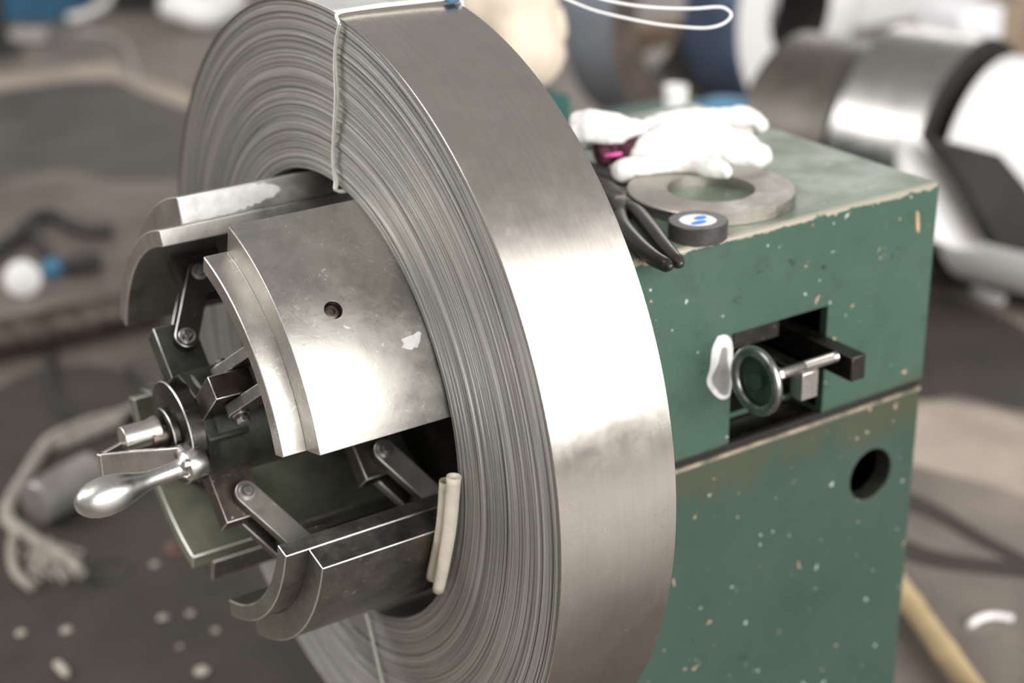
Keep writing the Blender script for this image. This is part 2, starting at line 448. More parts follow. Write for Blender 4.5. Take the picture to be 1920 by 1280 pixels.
# slide bars and the adjusting wheel in the slot
YE = -.29
e0 = ony((1588, 690), YE); bar = MB(); Ry = [[1, 0, 0], [0, 1, 0], [0, 0, 1]]
zc = ony((1610, 690), YE)[2]; xc = ony((1610, 690), YE)[0]
bar.box((xc, (YE - .02) / 2, zc), (.019, abs(YE + .02), .027))
bar.build('slide_bar', 'black_steel', cab, bevel=.0012)
b2 = ony((1512, 712), -.275)
MB().box((b2[0], (-.275 - .03) / 2, b2[2]), (.018, .245, .022)).build('guide_bar', 'black_steel', cab, bevel=.0012)
MB().box((b2[0], -.272, b2[2] - .004), (.022, .018, .030)).build('guide_block', 'bright_worn', cab, bevel=.0012)
wx = ony((1418, 714), -.277); ra = wx.copy()
wheel = MB(); W0 = np.array((wx[0], -.277, wx[2])); ax = np.array([1., 0, 0])
T = []; n = 40
prof = [(.0055 * math.sin(t), .0300 + .0058 * math.cos(t)) for t in np.linspace(0, 2 * pi, 17)]
wheel.lathe(W0 + ax * .003, ax, [(0, .0), (0, .0262), (.003, .0262), (.003, 0)], 40, caps=False)
wheel.lathe(W0, ax, [(-.004, .0), (-.003, .0085), (.014, .009), (.014, 0)], 24, caps=False)
whl = wheel.build('hand_wheel', plain('green_wheel_paint', (.022, .05, .037, 1), (.05, .075, .06, 1), 30, .3), cab)
MB().lathe(W0, ax, prof, 64, caps=False).build('wheel_rim', steel('worn_wheel_rim', (.42, .43, .40, 1), (.05, .085, .065, 1), .3, 26), whl)
rod = MB(); L = .105
pr = [(0, .0048)]
for k in range(40):
    d = .062 + k * .001; pr.append((d, .0048 if k % 2 else .0056))
pr += [(L, .0056), (L + .002, .004)]
rod.lathe((W0[0], -.277, W0[2] - .001), (1, 0, 0), pr, 20).build('threaded_rod', 'bright_worn', cab)
MB().lathe((W0[0] + .015, -.277, W0[2] - .001), (1, 0, 0), [(0, .0075), (.016, .0075)], 6).build('lock_nut', 'bright_worn', cab, bevel=.0006)


# painted ring left of the slot
def wall_shape(pix, y, th, name, mat):
    P = [ony(p, y) for p in spline(pix + [pix[0]], 5)[:-1]]
    return MB().prism([(p[0], y + .001, p[2]) for p in P], [(p[0], y - th, p[2]) for p in P]).build(name, mat, cab, smooth=0)


wall_shape([(1346, 630), (1362, 628), (1372, 640), (1374, 665), (1372, 700), (1368, 740), (1352, 748), (1336, 736), (1325, 716), (1331, 690), (1335, 655)], YB, .0003, 'paint_mark', 'white_paint')['label'] = 'white painted outline'
wall_shape([(1353, 652), (1362, 652), (1364, 680), (1368, 700), (1366, 736), (1354, 740), (1344, 730), (1334, 712), (1342, 690), (1348, 675)], YB, .0006, 'bare_patch', 'bare_patch')
for q in ([(1718, 395), (1723, 400), (1724, 425), (1722, 436), (1718, 425)], [(1562, 633), (1566, 633), (1566, 645), (1562, 645)], [(1348, 380 + 0), (1352, 384), (1347, 388)]):
    if q[0][1] > 380: wall_shape(q, YB, .0002, 'paint_chip', plain('primer_chip', srgb(190, 160, 130), None, 60, .8))

# ================================================================== steel strip coil
RC, RI, WC = .400, .235, .122
coil = thing('steel_strip_coil', 'large wound coil of bright steel strip hung on the mandrel', 'steel coil', (0, 0, 0))


def ring_mesh(name, X, R, mat, parent, closed_profile=False):
    """X, R: arrays (rings, segments)"""
    k, n = R.shape; th = np.linspace(0, 2 * pi, n, endpoint=False)
    V = np.stack([X, -R * np.cos(th)[None], R * np.sin(th)[None]], -1).reshape(-1, 3)
    i = np.arange(k - 1)[:, None] * n; j = np.arange(n)[None]; j2 = (j + 1) % n
    Q = np.stack([i + j, i + j2, i + n + j2, i + n + j], -1).reshape(-1, 4)
    me = bpy.data.meshes.new(name); me.vertices.add(len(V)); me.vertices.foreach_set('co', V.ravel().astype(np.float32))
    me.loops.add(Q.size); me.loops.foreach_set('vertex_index', Q.ravel().astype(np.int32)); me.polygons.add(len(Q))
    me.polygons.foreach_set('loop_start', np.arange(0, Q.size, 4, dtype=np.int32))
    me.update(); me.validate(); me.materials.append(MT[mat]); me.polygons.foreach_set('use_smooth', np.ones(len(Q), dtype=bool))
    o = bpy.data.objects.new(name, me); COL.objects.link(o); o.parent = parent
    return o


NW, NS = 270, 288
th = np.linspace(0, 2 * pi, NS, endpoint=False)
rr = np.linspace(RI, RC - .0012, NW + 1)
band = np.cumsum(np.random.randn(NW)) ; band -= np.linspace(band[0], band[-1], NW); band = band / np.abs(band).max() * .0011
jit = np.random.randn(NW) * .00022; deep = (np.random.rand(NW) < .09) * np.random.rand(NW) * .0016
Xs, Rs = [], []
ph = np.cumsum(np.random.randn(NW) * .5)
for k in range(NW):
    x = band[k] + jit[k] + deep[k] + .00035 * np.sin(th * 2 + ph[k]) + .0003 * np.sin(th * 5 + ph[k] * 2.3)
    wob = .0006 * np.sin(3 * th + .01 * k) * (rr[k] - RI) / (RC - RI)
    for r in (rr[k] + .00004, rr[k + 1] - .00004):
        Xs.append(x + .0015); Rs.append(np.full(NS, r))
Xs.append(np.full(NS, WC)); Rs.append(np.full(NS, rr[-1])); Xs.append(np.full(NS, WC)); Rs.append(np.full(NS, RI)); Xs.append(Xs[0]); Rs.append(Rs[0])
wl = ring_mesh('wound_layers', np.array(Xs), np.array(Rs), 'wound', coil); wl['kind'] = 'stuff'; wl['label'] = 'stacked strip edges of the wound turns'
sm(wl.data, 30)
# outermost turns as separate sheets, slightly loose
for k, (r0, x0) in enumerate(((RC - .0009, .0009), (RC, .0002))):
    n = 360; t2 = np.linspace(0, 2 * pi, n, endpoint=False)
    lo_ = .00012 * np.sin(t2 * 3 + k) + .0001 * np.sin(t2 * 7)
    X = np.array([np.full(n, x0), np.full(n, x0 + .0004), np.full(n, WC - .0004), np.full(n, WC), np.full(n, WC), np.full(n, x0), np.full(n, x0)])
    R_ = np.array([r0 - .0003 + lo_, r0 + lo_, r0 + lo_, r0 - .0003 + lo_, r0 - .0007 + lo_, r0 - .0007 + lo_, r0 - .0003 + lo_])
    o = ring_mesh('outer_turn', X, R_, 'wrap', coil); sm(o.data, 30)
# tail of the strip taped down at the top
def on_coil(x, a, r): return (x, -r * math.cos(a), r * math.sin(a))


A0, A1 = math.radians(83.2), math.radians(103)
sh = MB(); n = 14
top_ = [[on_coil(x, A0 + (A1 - A0) * i / n, RC + .0013) for i in range(n + 1)] for x in (.003, WC - .003)]
bot_ = [[on_coil(x, A0 + (A1 - A0) * i / n, RC + .0004) for i in range(n + 1)] for x in (.003, WC - .003)]
sh.prism(top_[0] + top_[1][::-1], bot_[0] + bot_[1][::-1])
wf = MB()
for i in range(n):
    wf.add([top_[0][i], top_[1][i], top_[1][i + 1], top_[0][i + 1], bot_[0][i], bot_[1][i], bot_[1][i + 1], bot_[0][i + 1]],
           [(0, 1, 2, 3), (7, 6, 5, 4), (0, 4, 5, 1), (3, 2, 6, 7), (0, 3, 7, 4), (1, 5, 6, 2)])
tag(wf.build('wrapping_film', 'film'), 'white plastic film lying over the top of the steel coil', 'plastic film')

# ================================================================== expanding mandrel
CY, CZ = 0.0, .0093
man = thing('expanding_mandrel', 'four-jawed expanding steel mandrel with crank, carrying the coil', 'mandrel', (0, CY, CZ))


def er(a): a = math.radians(a); return np.array([0, -math.cos(a), math.sin(a)])
def et(a): a = math.radians(a); return np.array([0, math.sin(a), math.cos(a)])


EX = np.array([1., 0, 0])
R0, R1, R2, XO, XI, HALF, PH = .227, .200, .1833, -.1272, -.1502, 30.06, 43.535
OFF = [(0, 0), (.0012, -.0073), (.0027, .002), (.0092, -.0016)]


def arc_plate(name, mat, parent, ro, ri, a0, a1, x0, x1, oy, oz, n=36, bevel=.0009):
    m = MB(); A = np.radians(np.linspace(a0, a1, n + 1))
    out = [(oy - ro * math.cos(a), oz + ro * math.sin(a)) for a in A] + [(oy - ri * math.cos(a), oz + ri * math.sin(a)) for a in A[::-1]]
    N = len(out); V = [(x0, y, z) for y, z in out] + [(x1, y, z) for y, z in out]; Fc = []
    for i in range(n):
        j = N - 1 - i
        Fc += [(i, i + 1, j - 1, j), (N + i, N + j, N + j - 1, N + i + 1)]
    for i in range(N): Fc.append((i, (i + 1) % N, N + (i + 1) % N, N + i))
    m.add(V, Fc); return m.build(name, mat, parent, smooth=40, bevel=bevel, seg=2, edge=True)


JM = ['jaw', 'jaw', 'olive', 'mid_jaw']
for k in range(4):
    a = PH + 90 * k; oy, oz = CY + OFF[k][0], CZ + OFF[k][1]
    jm = JM[k]
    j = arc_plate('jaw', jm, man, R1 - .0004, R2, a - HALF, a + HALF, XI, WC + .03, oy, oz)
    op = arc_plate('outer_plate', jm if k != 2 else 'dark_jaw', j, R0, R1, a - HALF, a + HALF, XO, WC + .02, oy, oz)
    O = np.array([0, oy, oz])
    if k == 0:
        # countersunk screw
        p = ray((625, 581)); o_ = CAM - O; A_ = p[1] ** 2 + p[2] ** 2; B_ = 2 * (o_[1] * p[1] + o_[2] * p[2]); C_ = o_[1] ** 2 + o_[2] ** 2 - R0 ** 2
        t_ = (-B_ - math.sqrt(B_ * B_ - 4 * A_ * C_)) / (2 * A_); P = CAM + p * t_
        nrm = (P - O) * np.array([0, 1, 1]); nrm /= np.linalg.norm(nrm)
        cut = MB().lathe(P - nrm * .007, nrm, [(0, .0074), (.0055, .0078), (.012, .0112)], 32).build('c', 'brown_steel')
        bake(op, (cut,))
        MB().lathe(P - nrm * .0072, nrm, [(0, .0070), (.003, .0070), (.0036, .0062), (.0036, .0032), (.001, .003), (.001, 0)], 24, caps=False).build('screw_head', 'brown_steel', j)
        # paint flake further along the plate
        fp = [(752, 636), (766, 630), (774, 628), (784, 621), (789, 624), (787, 640), (782, 652), (776, 651), (772, 656), (764, 655), (758, 653), (752, 652), (757, 645)]
        V = []
        for q in fp:
            p = ray(q); A_ = p[1] ** 2 + p[2] ** 2; B_ = 2 * (o_[1] * p[1] + o_[2] * p[2]); t_ = (-B_ - math.sqrt(B_ * B_ - 4 * A_ * C_)) / (2 * A_); V.append(CAM + p * t_)
        ctr = np.mean(V, 0); nn = (ctr - O) * np.array([0, 1, 1]); nn /= np.linalg.norm(nn)
        MB().prism([v + nn * .0007 for v in V], [v - nn * .001 for v in V]).build('paint_flake', 'white_paint', j, smooth=0)
    if k == 1:
        # white paint on the side face of the outer plate
        a0 = a - HALF; e, t = er(a0), et(a0)
        m = MB(); N = 26; up_ = []; dn = []
        rng = np.random.RandomState(3)
        for i in range(N + 1):
            x = XO + .0008 + (.105) * i / N
            up_.append((x, R0 - .0014 - abs(rng.randn()) * .0004 - (i > 20) * rng.rand() * .008)); dn.append((x, R1 + .0012 + abs(rng.randn()) * .0008 + (i > 14) * rng.rand() * .004 + max(0, i - 18) * .0012))
        O2 = np.array([0, oy, oz])
        for i in range(N):
            q = [up_[i], up_[i + 1], dn[i + 1], dn[i]]
            if up_[i][1] <= dn[i][1] or up_[i + 1][1] <= dn[i + 1][1]: continue
            b_ = [O2 + EX * x + e * r - t * .0004 for x, r in q]; c_ = [O2 + EX * x + e * r + t * .0002 for x, r in q]
            m.prism(b_, c_)
        m.build('white_paint_stripe', 'white_paint', j, smooth=0)
    # lugs inside the jaw that take the links
    for dx in (0, .15):
        lug = MB(); c = O + EX * (-.090 + dx) + er(a) * .160
        lug.box(c, (.050, .0205, .052), [EX, et(a), er(a)])
        lug.build('lug', 'black_steel', j, bevel=.0012)

# shaft, spider, links
MB().lathe((.136, CY, CZ), EX, [(0, .05), (0, .232), (.012, .232), (.012, .05)], 72).build('bore_shade_disc', 'black_steel', man)  # dark disc added to stand for the shade deep in the bore
MB().lathe((-.155, CY, CZ), EX, [(0, .050), (.004, .054), (.33, .054)], 64).build('shaft_sleeve', 'greasy', man)
MB().lathe((-.178, CY, CZ), EX, [(0, .049), (.0012, .0512), (.018, .0512), (.018, .047), (.024, .047)], 72).build('collar', 'collar', man, bevel=.0008, edge=True)
MB().lathe((-.186, CY, CZ), EX, [(0, .017), (0, .0235), (.0018, .0262), (.010, .0262)], 56).build('retaining_ring', 'collar', man, bevel=.0006, edge=True)
MB().lathe((-.200, CY, CZ), EX, [(0, .0135), (.03, .0135)], 40).build('spindle', 'brown_steel', man)


def link_bar(p0, p1, t, wid, th_, name, parent, mat):
    d = p1 - p0; L_ = np.linalg.norm(d); d = d / L_; s = np.cross(t, d); h = wid / 2; A = []
    for i in range(13): q = pi / 2 + pi * i / 12; A.append(p0 + h * (math.cos(q) * d + math.sin(q) * s))
    for i in range(13): q = -pi / 2 + pi * i / 12; A.append(p1 + h * (math.cos(q) * d + math.sin(q) * s))
    return MB().prism([v - t * th_ / 2 for v in A], [v + t * th_ / 2 for v in A]).build(name, mat, parent, bevel=.0007, edge=True)


for si, dx in enumerate((0, .15)):
    m = MB()
    sp = MB().lathe((-.162 + dx, CY, CZ), EX, [(0, .044), (.0, .0555), (.042, .0555), (.042, .05)], 8).build('spider', 'greasy', man, smooth=20, bevel=.0015)
    for k in range(4):
        a = PH + 90 * k; O = np.array([0, CY, CZ])
        c = O + EX * (-.1415 + dx) + er(a) * .074
        arm = MB().box(c, (.041, .0235, .060), [EX, et(a), er(a)]).build('spider_arm', 'brown_steel' if k in (0, 3) else 'greasy', sp, bevel=.0006, edge=True)
        p0 = O + EX * (-.137 + dx) + er(a) * .0835; p1 = O + EX * (-.098 + dx) + er(a) * .153
        jo = np.array([0, OFF[k][0], OFF[k][1]]); p1 = p1 + jo
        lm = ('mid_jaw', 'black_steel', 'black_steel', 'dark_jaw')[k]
        for s in (-1, 1):
            t = et(a)
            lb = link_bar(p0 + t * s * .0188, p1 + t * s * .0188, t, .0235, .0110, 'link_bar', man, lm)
            for pp, kk in ((p0, 'pin'), (p1, 'pin')):
                q = pp + t * s * .0241
                MB().lathe(q, t * s, [(0, .0085), (.0022, .0085)], 28).build('pin_washer', 'bright_worn', lb, bevel=.0006)
                MB().lathe(q + t * s * .002, t * s, [(0, .0056), (.0038, .0056), (.0052, .0044)], 24).build(kk, 'dark_jaw', lb, bevel=.0004)
        if k == 0:
            q = p0 - et(a) * .0290
            MB().lathe(q, -et(a), [(0, .0065), (.005, .0065)], 6).build('pin_nut', 'bright_worn', man, bevel=.0005)

# crank on the spindle: boss, bent flat arm and revolving grip
cr = MB()
cr.lathe((-.226, CY + .002, CZ + .006), EX, [(0, .0085), (0, .0125), (.026, .0125), (.032, .0145), (.036, .0145)], 40)
boss = cr.build('crank_boss', 'jaw', man, bevel=.0006, edge=True)
ZA0, ZA1 = -.0185, .0105
nose, la, lb_ = np.array([-.2515, -.004]), np.array([-.186, .0235]), np.array([-.183, -.0345])
th_ = .0036


def strip2d(p, q, tk):
    d = (q - p) / np.linalg.norm(q - p); nrm = np.array([-d[1], d[0]]) * tk / 2; return [p + nrm, q + nrm, q - nrm, p - nrm]


arm = MB()
for p, q in ((nose, la), (nose, lb_)):
    S = strip2d(p, q, th_); arm.prism([(x, y, ZA0) for x, y in S], [(x, y, ZA1) for x, y in S])
arm.lathe((nose[0] + .0004, nose[1], ZA0), (0, 0, 1), [(0, .0026), (ZA1 - ZA0, .0026)], 20)
arm.build('crank_arm', 'bright_worn', man, bevel=.0007, edge=True)
HB = ony((381, 862), -.056); TIP = ony((141, 951), -.066); AXH = TIP - HB; LH = np.linalg.norm(AXH); AXH = AXH / LH
k_ = LH / .126
grip = MB()
grip.lathe(HB, AXH, [(0, .0), (0, .0135), (.0012, .0146), (.0175 * k_, .0148), (.019 * k_, .0138), (.022 * k_, .0092), (.030 * k_, .0082), (.045 * k_, .0079), (.054 * k_, .0084),
                     (.064 * k_, .0106), (.076 * k_, .0148), (.088 * k_, .0176), (.098 * k_, .0184), (.108 * k_, .0172), (.116 * k_, .0142), (.1215 * k_, .0102), (.125 * k_, .0058), (.126 * k_, .0)], 56, caps=False)
gr = grip.build('crank_grip', 'bright', man, smooth=60)
hx = MB().ball(HB + AXH * .0195 * k_ + np.array([-.001, -.0095, .0065]), (.0062, .0042, .0062), 6, 4).build('grip_pin', 'bright_worn', gr, smooth=20)
MB().ball(HB + AXH * .022 * k_ + np.array([0, -.0115, -.004]), (.0035, .0018, .0016), 8, 5).build('cotter_pin', 'bright', gr)
# neck that joins the grip to the arm
MB().lathe(HB + AXH * .010 + np.array([0, .004, .002]), (0, 1, -.05), [(0, .0095), (.022, .0095)], 28).build('crank_pivot', 'bright_worn', man)

# ================================================================== string tied round the coil
sp_ = [onx(p, -.0035) for p in [(633, 358), (628, 338), (624, 300), (626, 240), (629, 180), (627, 120), (630, 75), (636, 45)]]
ov = [on_coil(.000, math.radians(82.3), RC + .003), on_coil(.02, math.radians(82.6), RC + .0030), on_coil(.06, math.radians(82.2), RC + .003), on_coil(.10, math.radians(81.5), RC + .003), on_coil(WC - .001, math.radians(80.8), RC + .003)]
st = thing('tied_string', 'white string tied over the coil from the hole across the strip', 'string', tuple(sp_[-1]))
for d, mt, rd in ((np.array([0, 0, 0]), 'string', .0014), (np.array([-.0004, -.0036, .0002]), 'string_grey', .0012)):
    path = [p + d * (1 + .6 * math.sin(i * 1.9)) * (1 if i < 7 else .4) for i, p in enumerate(sp_)]
    path = [path[0] + np.array([.03, 0, -.002])] + path
    MB().tube(spline(path, 8), rd, 8).build('strand', mt, st)
for d, mt, rd in ((0, 'string', .0016), (.0032, 'string', .0013)):
    path = [sp_[-1] + np.array([-.0005, 0, .002])] + [np.array(o) + np.array([0, d * (1 if i else 0), .0004 * i]) for i, o in enumerate(ov)] + [np.array(on_coil(WC + .003, math.radians(80.5), RC - .004))]
    MB().tube(spline(path, 8), rd, 8).build('strand', mt, st)
MB().box(np.array(on_coil(WC - .008, math.radians(80.9), RC + .0035)), (.012, .010, .003)).build('tape_tab', 'blue_paint', st, bevel=.0008)

lo_s = [onx(p, -.0025) for p in [(686, 1150), (692, 1172), (702, 1215), (710, 1250), (722, 1300), (736, 1350)]]
tag(MB().tube(spline(lo_s, 6), .0016, 8).build('lower_string', 'string_grey'), 'grey string hanging down the lower face of the steel coil', 'string')

# loose wire loop springing from behind the coil
lp = [np.array(on_coil(WC - .002, math.radians(84), RC + .002))] + [atd(p, 1.72) for p in [(960, -60), (1010, -25), (1065, 0), (1110, 18), (1160, 31), (1230, 45), (1300, 52), (1335, 51), (1360, 42), (1371, 28), (1362, 17), (1345, 13), (1300, 16), (1240, 15), (1180, 9), (1120, -4), (1060, -25), (1000, -60), (960, -85)]] + [np.array(on_coil(WC - .002, math.radians(86), RC + .002))]
lw = MB().tube(spline(lp, 8), .0013, 8).build('wire_loop', 'wire', smooth=60)
tag(lw, 'thin white wire loop sticking out beyond the top of the coil', 'wire')

# rolled papers stuck between jaw and coil
pr1 = [onx((838, 902), -.006), onx((830, 990), -.008), onx((811, 1082), -.008)]
pr2 = [onx((851, 893), -.009), onx((842, 1000), -.012), onx((822, 1106), -.013)]
for pth, rd, lab in ((pr1, .0072, 'cream rolled paper tucked behind the other roll in the coil hole'), (pr2, .0068, 'cream rolled paper spill nearest the strip edges in the coil hole')):
    o = MB(); P = spline(pth, 6); R_ = [rd * (1 - .18 * i / len(P)) for i in range(len(P))]
    o.tube(P, R_, 18, caps=False); o.tube(P, [r * .78 for r in R_], 18, caps=False)
    e_ = o.build('rolled_paper', 'paper'); m = e_.modifiers.new('s', 'SOLIDIFY'); m.thickness = .0006
    tag(e_, lab, 'paper', 'rolled papers')

# ================================================================== things on the cabinet top
rgc = np.array([.3835, -.123, ZT]); rs_ = MB()
rs_.lathe(rgc, (0, 0, 1), [(0, .0455), (0, .0860), (.0008, .0868), (.0112, .0868), (.012, .0860), (.012, .0462), (.0112, .0455), (0, .0455)], 96, caps=False)
tag(rs_.build('steel_ring', 'washer', loc=tuple(rgc)), 'flat machined steel ring lying on the green cabinet top', 'ring')
tpc = np.array([.2985, -.2060, ZT])
tp = thing('tape_roll', 'roll of black electrical tape with blue label beside steel ring', 'tape', tuple(tpc))
MB().lathe(tpc, (0, 0, 1), [(0, .0185), (0, .0280), (.001, .0290), (.0165, .0290), (.0175, .0280), (.0175, .0185), (0, .0185)], 56, caps=False).build('tape', 'tape', tp)
MB().lathe(tpc + np.array([0, 0, .0005]), (0, 0, 1), [(0, 0), (0, .0184), (.0165, .0184), (.0165, 0)], 48, caps=False).build('label_disc', 'card', tp)
for (cx, cy, rx, ry) in ((-.004, -.006, .009, .004), (.006, .004, .007, .0045)):
    P = [(tpc[0] + cx + rx * math.cos(t), tpc[1] + cy + ry * math.sin(t)) for t in np.linspace(0, 2 * pi, 20, endpoint=False)]
    MB().prism([(x, y, tpc[2] + .0165) for x, y in P], [(x, y, tpc[2] + .0173) for x, y in P]).build('blue_print', 'blue_ink', tp, smooth=0)
# pliers
pl = thing('pliers', 'pliers with black dipped handles overhanging the cabinet edge', 'pliers', (.28, -.12, ZT))
zP = ZT + .0075
pv = onz((1163, 375), zP + .004)
h1 = [onz(p, zP) for p in [(1178, 388), (1196, 400), (1222, 432), (1250, 468), (1274, 494)]]
h2 = [onz(p, zP) for p in [(1162, 398), (1170, 425), (1196, 458), (1226, 484), (1254, 499)]]
for h in (h1, h2):
    P = spline(h, 6); n_ = len(P); R_ = [.0064 + .0018 * math.sin(pi * i / (n_ - 1)) for i in range(n_)]; R_[-1] = .0045; R_[0] = .005
    MB().tube(P, R_, 16).build('handle', 'rubber', pl)
    e_ = P[-1]; d_ = P[-1] - P[-3]; d_ /= np.linalg.norm(d_)
    MB().ball(e_, .0046, 14, 8).build('handle_tip', 'rubber', pl)
hd = [onz((1178, 385), zP), onz((1160, 372), zP), onz((1135, 350), zP), onz((1115, 335), zP)]
MB().tube(spline(hd, 5), [.0065] * 5 + [.009] * 5 + [.008, .0075, .007, .0065, .006, .005], 14).build('jaw_head', 'dark_jaw', pl)
MB().tube(spline([onz((1166, 398), zP), onz((1158, 380), zP), onz((1132, 356), zP)], 5), [.005, .005, .006, .007, .0075, .007, .007, .006, .006, .005, .004], 14).build('jaw_head', 'dark_jaw', pl)
MB().lathe(pv - np.array([0, 0, .006]), (0, 0, 1), [(0, .006), (.0085, .006), (.0095, .0045)], 24).build('pivot', 'bright_worn', pl)


# gloves
def glove(name, label, blobs, mat, remesh=.0022):
    m = MB()
    for b in blobs:
        P = spline(b[0], 5); R_ = np.interp(np.linspace(0, 1, len(P)), np.linspace(0, 1, len(b[1])), b[1])
        m.tube(P, list(R_), 14); m.ball(P[0], R_[0] * .98, 12, 8); m.ball(P[-1], R_[-1] * .98, 12, 8)
    o = m.build(name, mat, None, smooth=0)
    r = o.modifiers.new('r', 'REMESH'); r.mode = 'VOXEL'; r.voxel_size = remesh; r.use_smooth_shade = True
    s = o.modifiers.new('s', 'SMOOTH'); s.iterations = 6; s.factor = .5
    tx = bpy.data.textures.new('knit', 'CLOUDS'); tx.noise_scale = .018
    d = o.modifiers.new('d', 'DISPLACE'); d.texture = tx; d.strength = .006; d.mid_level = .5; d.texture_coords = 'OBJECT'
    bake(o); o.data.shade_smooth()
    for v in o.data.vertices:
        lim = ZT + (.0126 if math.hypot(v.co.x - .3835, v.co.y + .123) < .0885 else .0005)
        if v.co.z < lim: v.co.z = lim
    return tag(o, label, 'glove', 'work gloves on the cabinet')


def g(px, py, dz): return onz((px, py), ZT + dz)


main = [
    ([g(1208, 290, .024), g(1250, 276, .028), g(1310, 266, .028), g(1360, 272, .024)], [.020, .027, .027, .021]),
    ([g(1205, 258, .036), g(1245, 244, .038), g(1300, 236, .036), g(1345, 236, .032)], [.016, .021, .021, .015]),
    ([g(1164, 322, .014), g(1220, 312, .017), g(1290, 308, .018), g(1335, 317, .019), g(1356, 321, .019)], [.0125, .0145, .0135, .012, .010]),
    ([g(1320, 276, .024), g(1375, 286, .020), g(1424, 291, .016)], [.019, .017, .0145]),
    ([g(1300, 234, .036), g(1360, 222, .032), g(1405, 221, .026), g(1424, 236, .018)], [.017, .013, .0125, .0100]),
    ([g(1320, 254, .028), g(1375, 262, .022), g(1408, 270, .017)], [.016, .012, .010]),
]
gl1 = glove('work_glove', 'white cotton work glove with fingers resting over the steel ring', main, 'glove')
cuff = MB(); P = spline([g(1120, 292, .022), g(1155, 282, .026), g(1200, 280, .030)], 5)
cuff.tube(P, [.013 + .003 * math.sin(i) ** 2 for i in range(len(P))], 18)
o = cuff.build('cuff_lining', 'maroon', gl1)
MB().tube(spline([g(1135, 292, .026), g(1150, 290, .028), g(1165, 288, .028)], 4), .0022, 8).build('cuff_stitching', 'pink', gl1)
MB().tube(spline([g(1338, 248, .034), g(1372, 247, .029), g(1408, 254, .023)], 5), [.008] * 5 + [.009] * 5 + [.007], 12).build('tan_crease', 'glove_tan', gl1)  # tan tube along the crease between two fingers
second = [
    ([g(1085, 226, .060), g(1118, 224, .062), g(1160, 236, .056), g(1200, 240, .05)], [.010, .0125, .012, .009]),
    ([g(1080, 248, .050), g(1120, 246, .052), g(1165, 252, .046)], [.012, .0135, .011]),
    ([g(1085, 262, .03), g(1120, 258, .03), g(1150, 252, .03)], [.013, .014, .012]),
]
glove('work_glove', 'white crumpled work glove half hidden behind the coil', second, 'glove')
# a folded dark cloth under the gloves
ck = MB().tube(spline([g(1105, 318, .008), g(1140, 330, .008), g(1178, 330, .007)], 5), [.009] * 11, 12).build('rag', 'dark_bg')
tag(ck, 'dark oily rag under the gloves by the pliers', 'rag')


# ================================================================== background, right side
def prism_y(name, pix, y, th_, mat, parent=None, bevel=.01):
    P = [ony(p, y) for p in pix]
    return MB().prism([(p[0], y, max(p[2], FLOOR + .001)) for p in P], [(p[0] + .0, y + th_, max(p[2], FLOOR + .001)) for p in P]).build(name, mat, parent, smooth=0, bevel=bevel)


def bg_coil(name, label, cpix, rpx, width, phi, ri, face, band, lift=0., group='coils behind the cabinet', c=None, r=None):
    """coil standing on the floor (lift: on a bearer), axis turned by phi about the vertical"""
    if c is None:
        q = ray(cpix); depth = (CAM[2] - FLOOR - lift) / (rpx / F - q[2]); c = CAM + q * depth; r = rpx / F * depth
    ri = ri * r
    d = np.array([-math.sin(phi), math.cos(phi), 0])
    t = thing(name, label, 'steel coil', tuple(c), group)
    MB().lathe(c, d, [(0.001, ri), (0.001, r * .997), (width, r * .997), (width, ri), (.001, ri)], 72, caps=False).build('strip_edges', face, t)
    MB().lathe(c, d, [(0, r - .004), (0, r), (width + .001, r), (width + .001, r - .004), (0, r - .004)], 72, caps=False).build('outer_turn', band, t)
    MB().lathe(c, d, [(.0005, ri - .004), (.0005, ri), (width, ri), (width, ri - .004), (.0005, ri - .004)], 64, caps=False).build('inner_turn', 'dark_bg', t)  # coloured dark for the shade inside the hole
    return c, d, r


PHI = math.radians(14)
c0, d0, r0 = bg_coil('strip_coil', 'polished steel coil with dark edge behind the cabinet corner', (1822, 300), 228, .22, PHI, .4, 'dark_bg', 'shiny_coil', .03)
c1 = c0 + d0 * .25; r1 = r0 * .96; c1[2] = FLOOR + r1
bg_coil('strip_coil', 'dull brown coil behind the polished one', None, 0, .24, PHI, .4, 'brown_coil', 'brown_coil', c=c1, r=r1)
c2 = c0 - d0 * .285 + np.array([.03, 0, 0]); r2 = r0 * .93; c2[2] = FLOOR + r2 + .03
bg_coil('strip_coil', 'white wrapped coil at the right edge of the photo', None, 0, .25, PHI, .3, 'white_bg', 'white_bg', c=c2, r=r2)
bg_coil('strip_coil', 'blue strip coil with white face left of the brown coil', (1502, 15), 205, .20, PHI, .5, 'white_bg', 'blue_band2')
bg_coil('strip_coil', 'grey-blue coil with brown edges above the gloves', (1288, 15), 224, .19, PHI, .68, 'brown_edge', 'blue_band')

prism_y('white_wrap_sheet', [(1695, 255), (1748, 262), (1805, 345), (1852, 440), (1846, 476), (1790, 470), (1698, 430)], .70, .03, 'white_bg')
tag(bpy.data.objects['white_wrap_sheet'], 'white wrapping sheet hanging below the white coil', 'sheet')
o = prism_y('steel_skid', [(1746, 258), (1882, 292), (1930, 350), (1990, 480), (1930, 476), (1870, 462), (1810, 352)], .62, .04, 'dark_bg')
tag(o, 'black slanting steel skid in front of the white coil', 'skid')
P0, P1 = onz((1690, 455), FLOOR + .05), onz((1990, 540), FLOOR + .05)
o = MB().box((P0 + P1) / 2, (np.linalg.norm(P1 - P0), .09, .10), [(P1 - P0) / np.linalg.norm(P1 - P0), np.cross([0, 0, 1], (P1 - P0) / np.linalg.norm(P1 - P0)), (0, 0, 1)]).build('floor_rail', 'dark_bg', bevel=.006)
tag(o, 'dark steel rail on the floor under the coil row', 'rail')
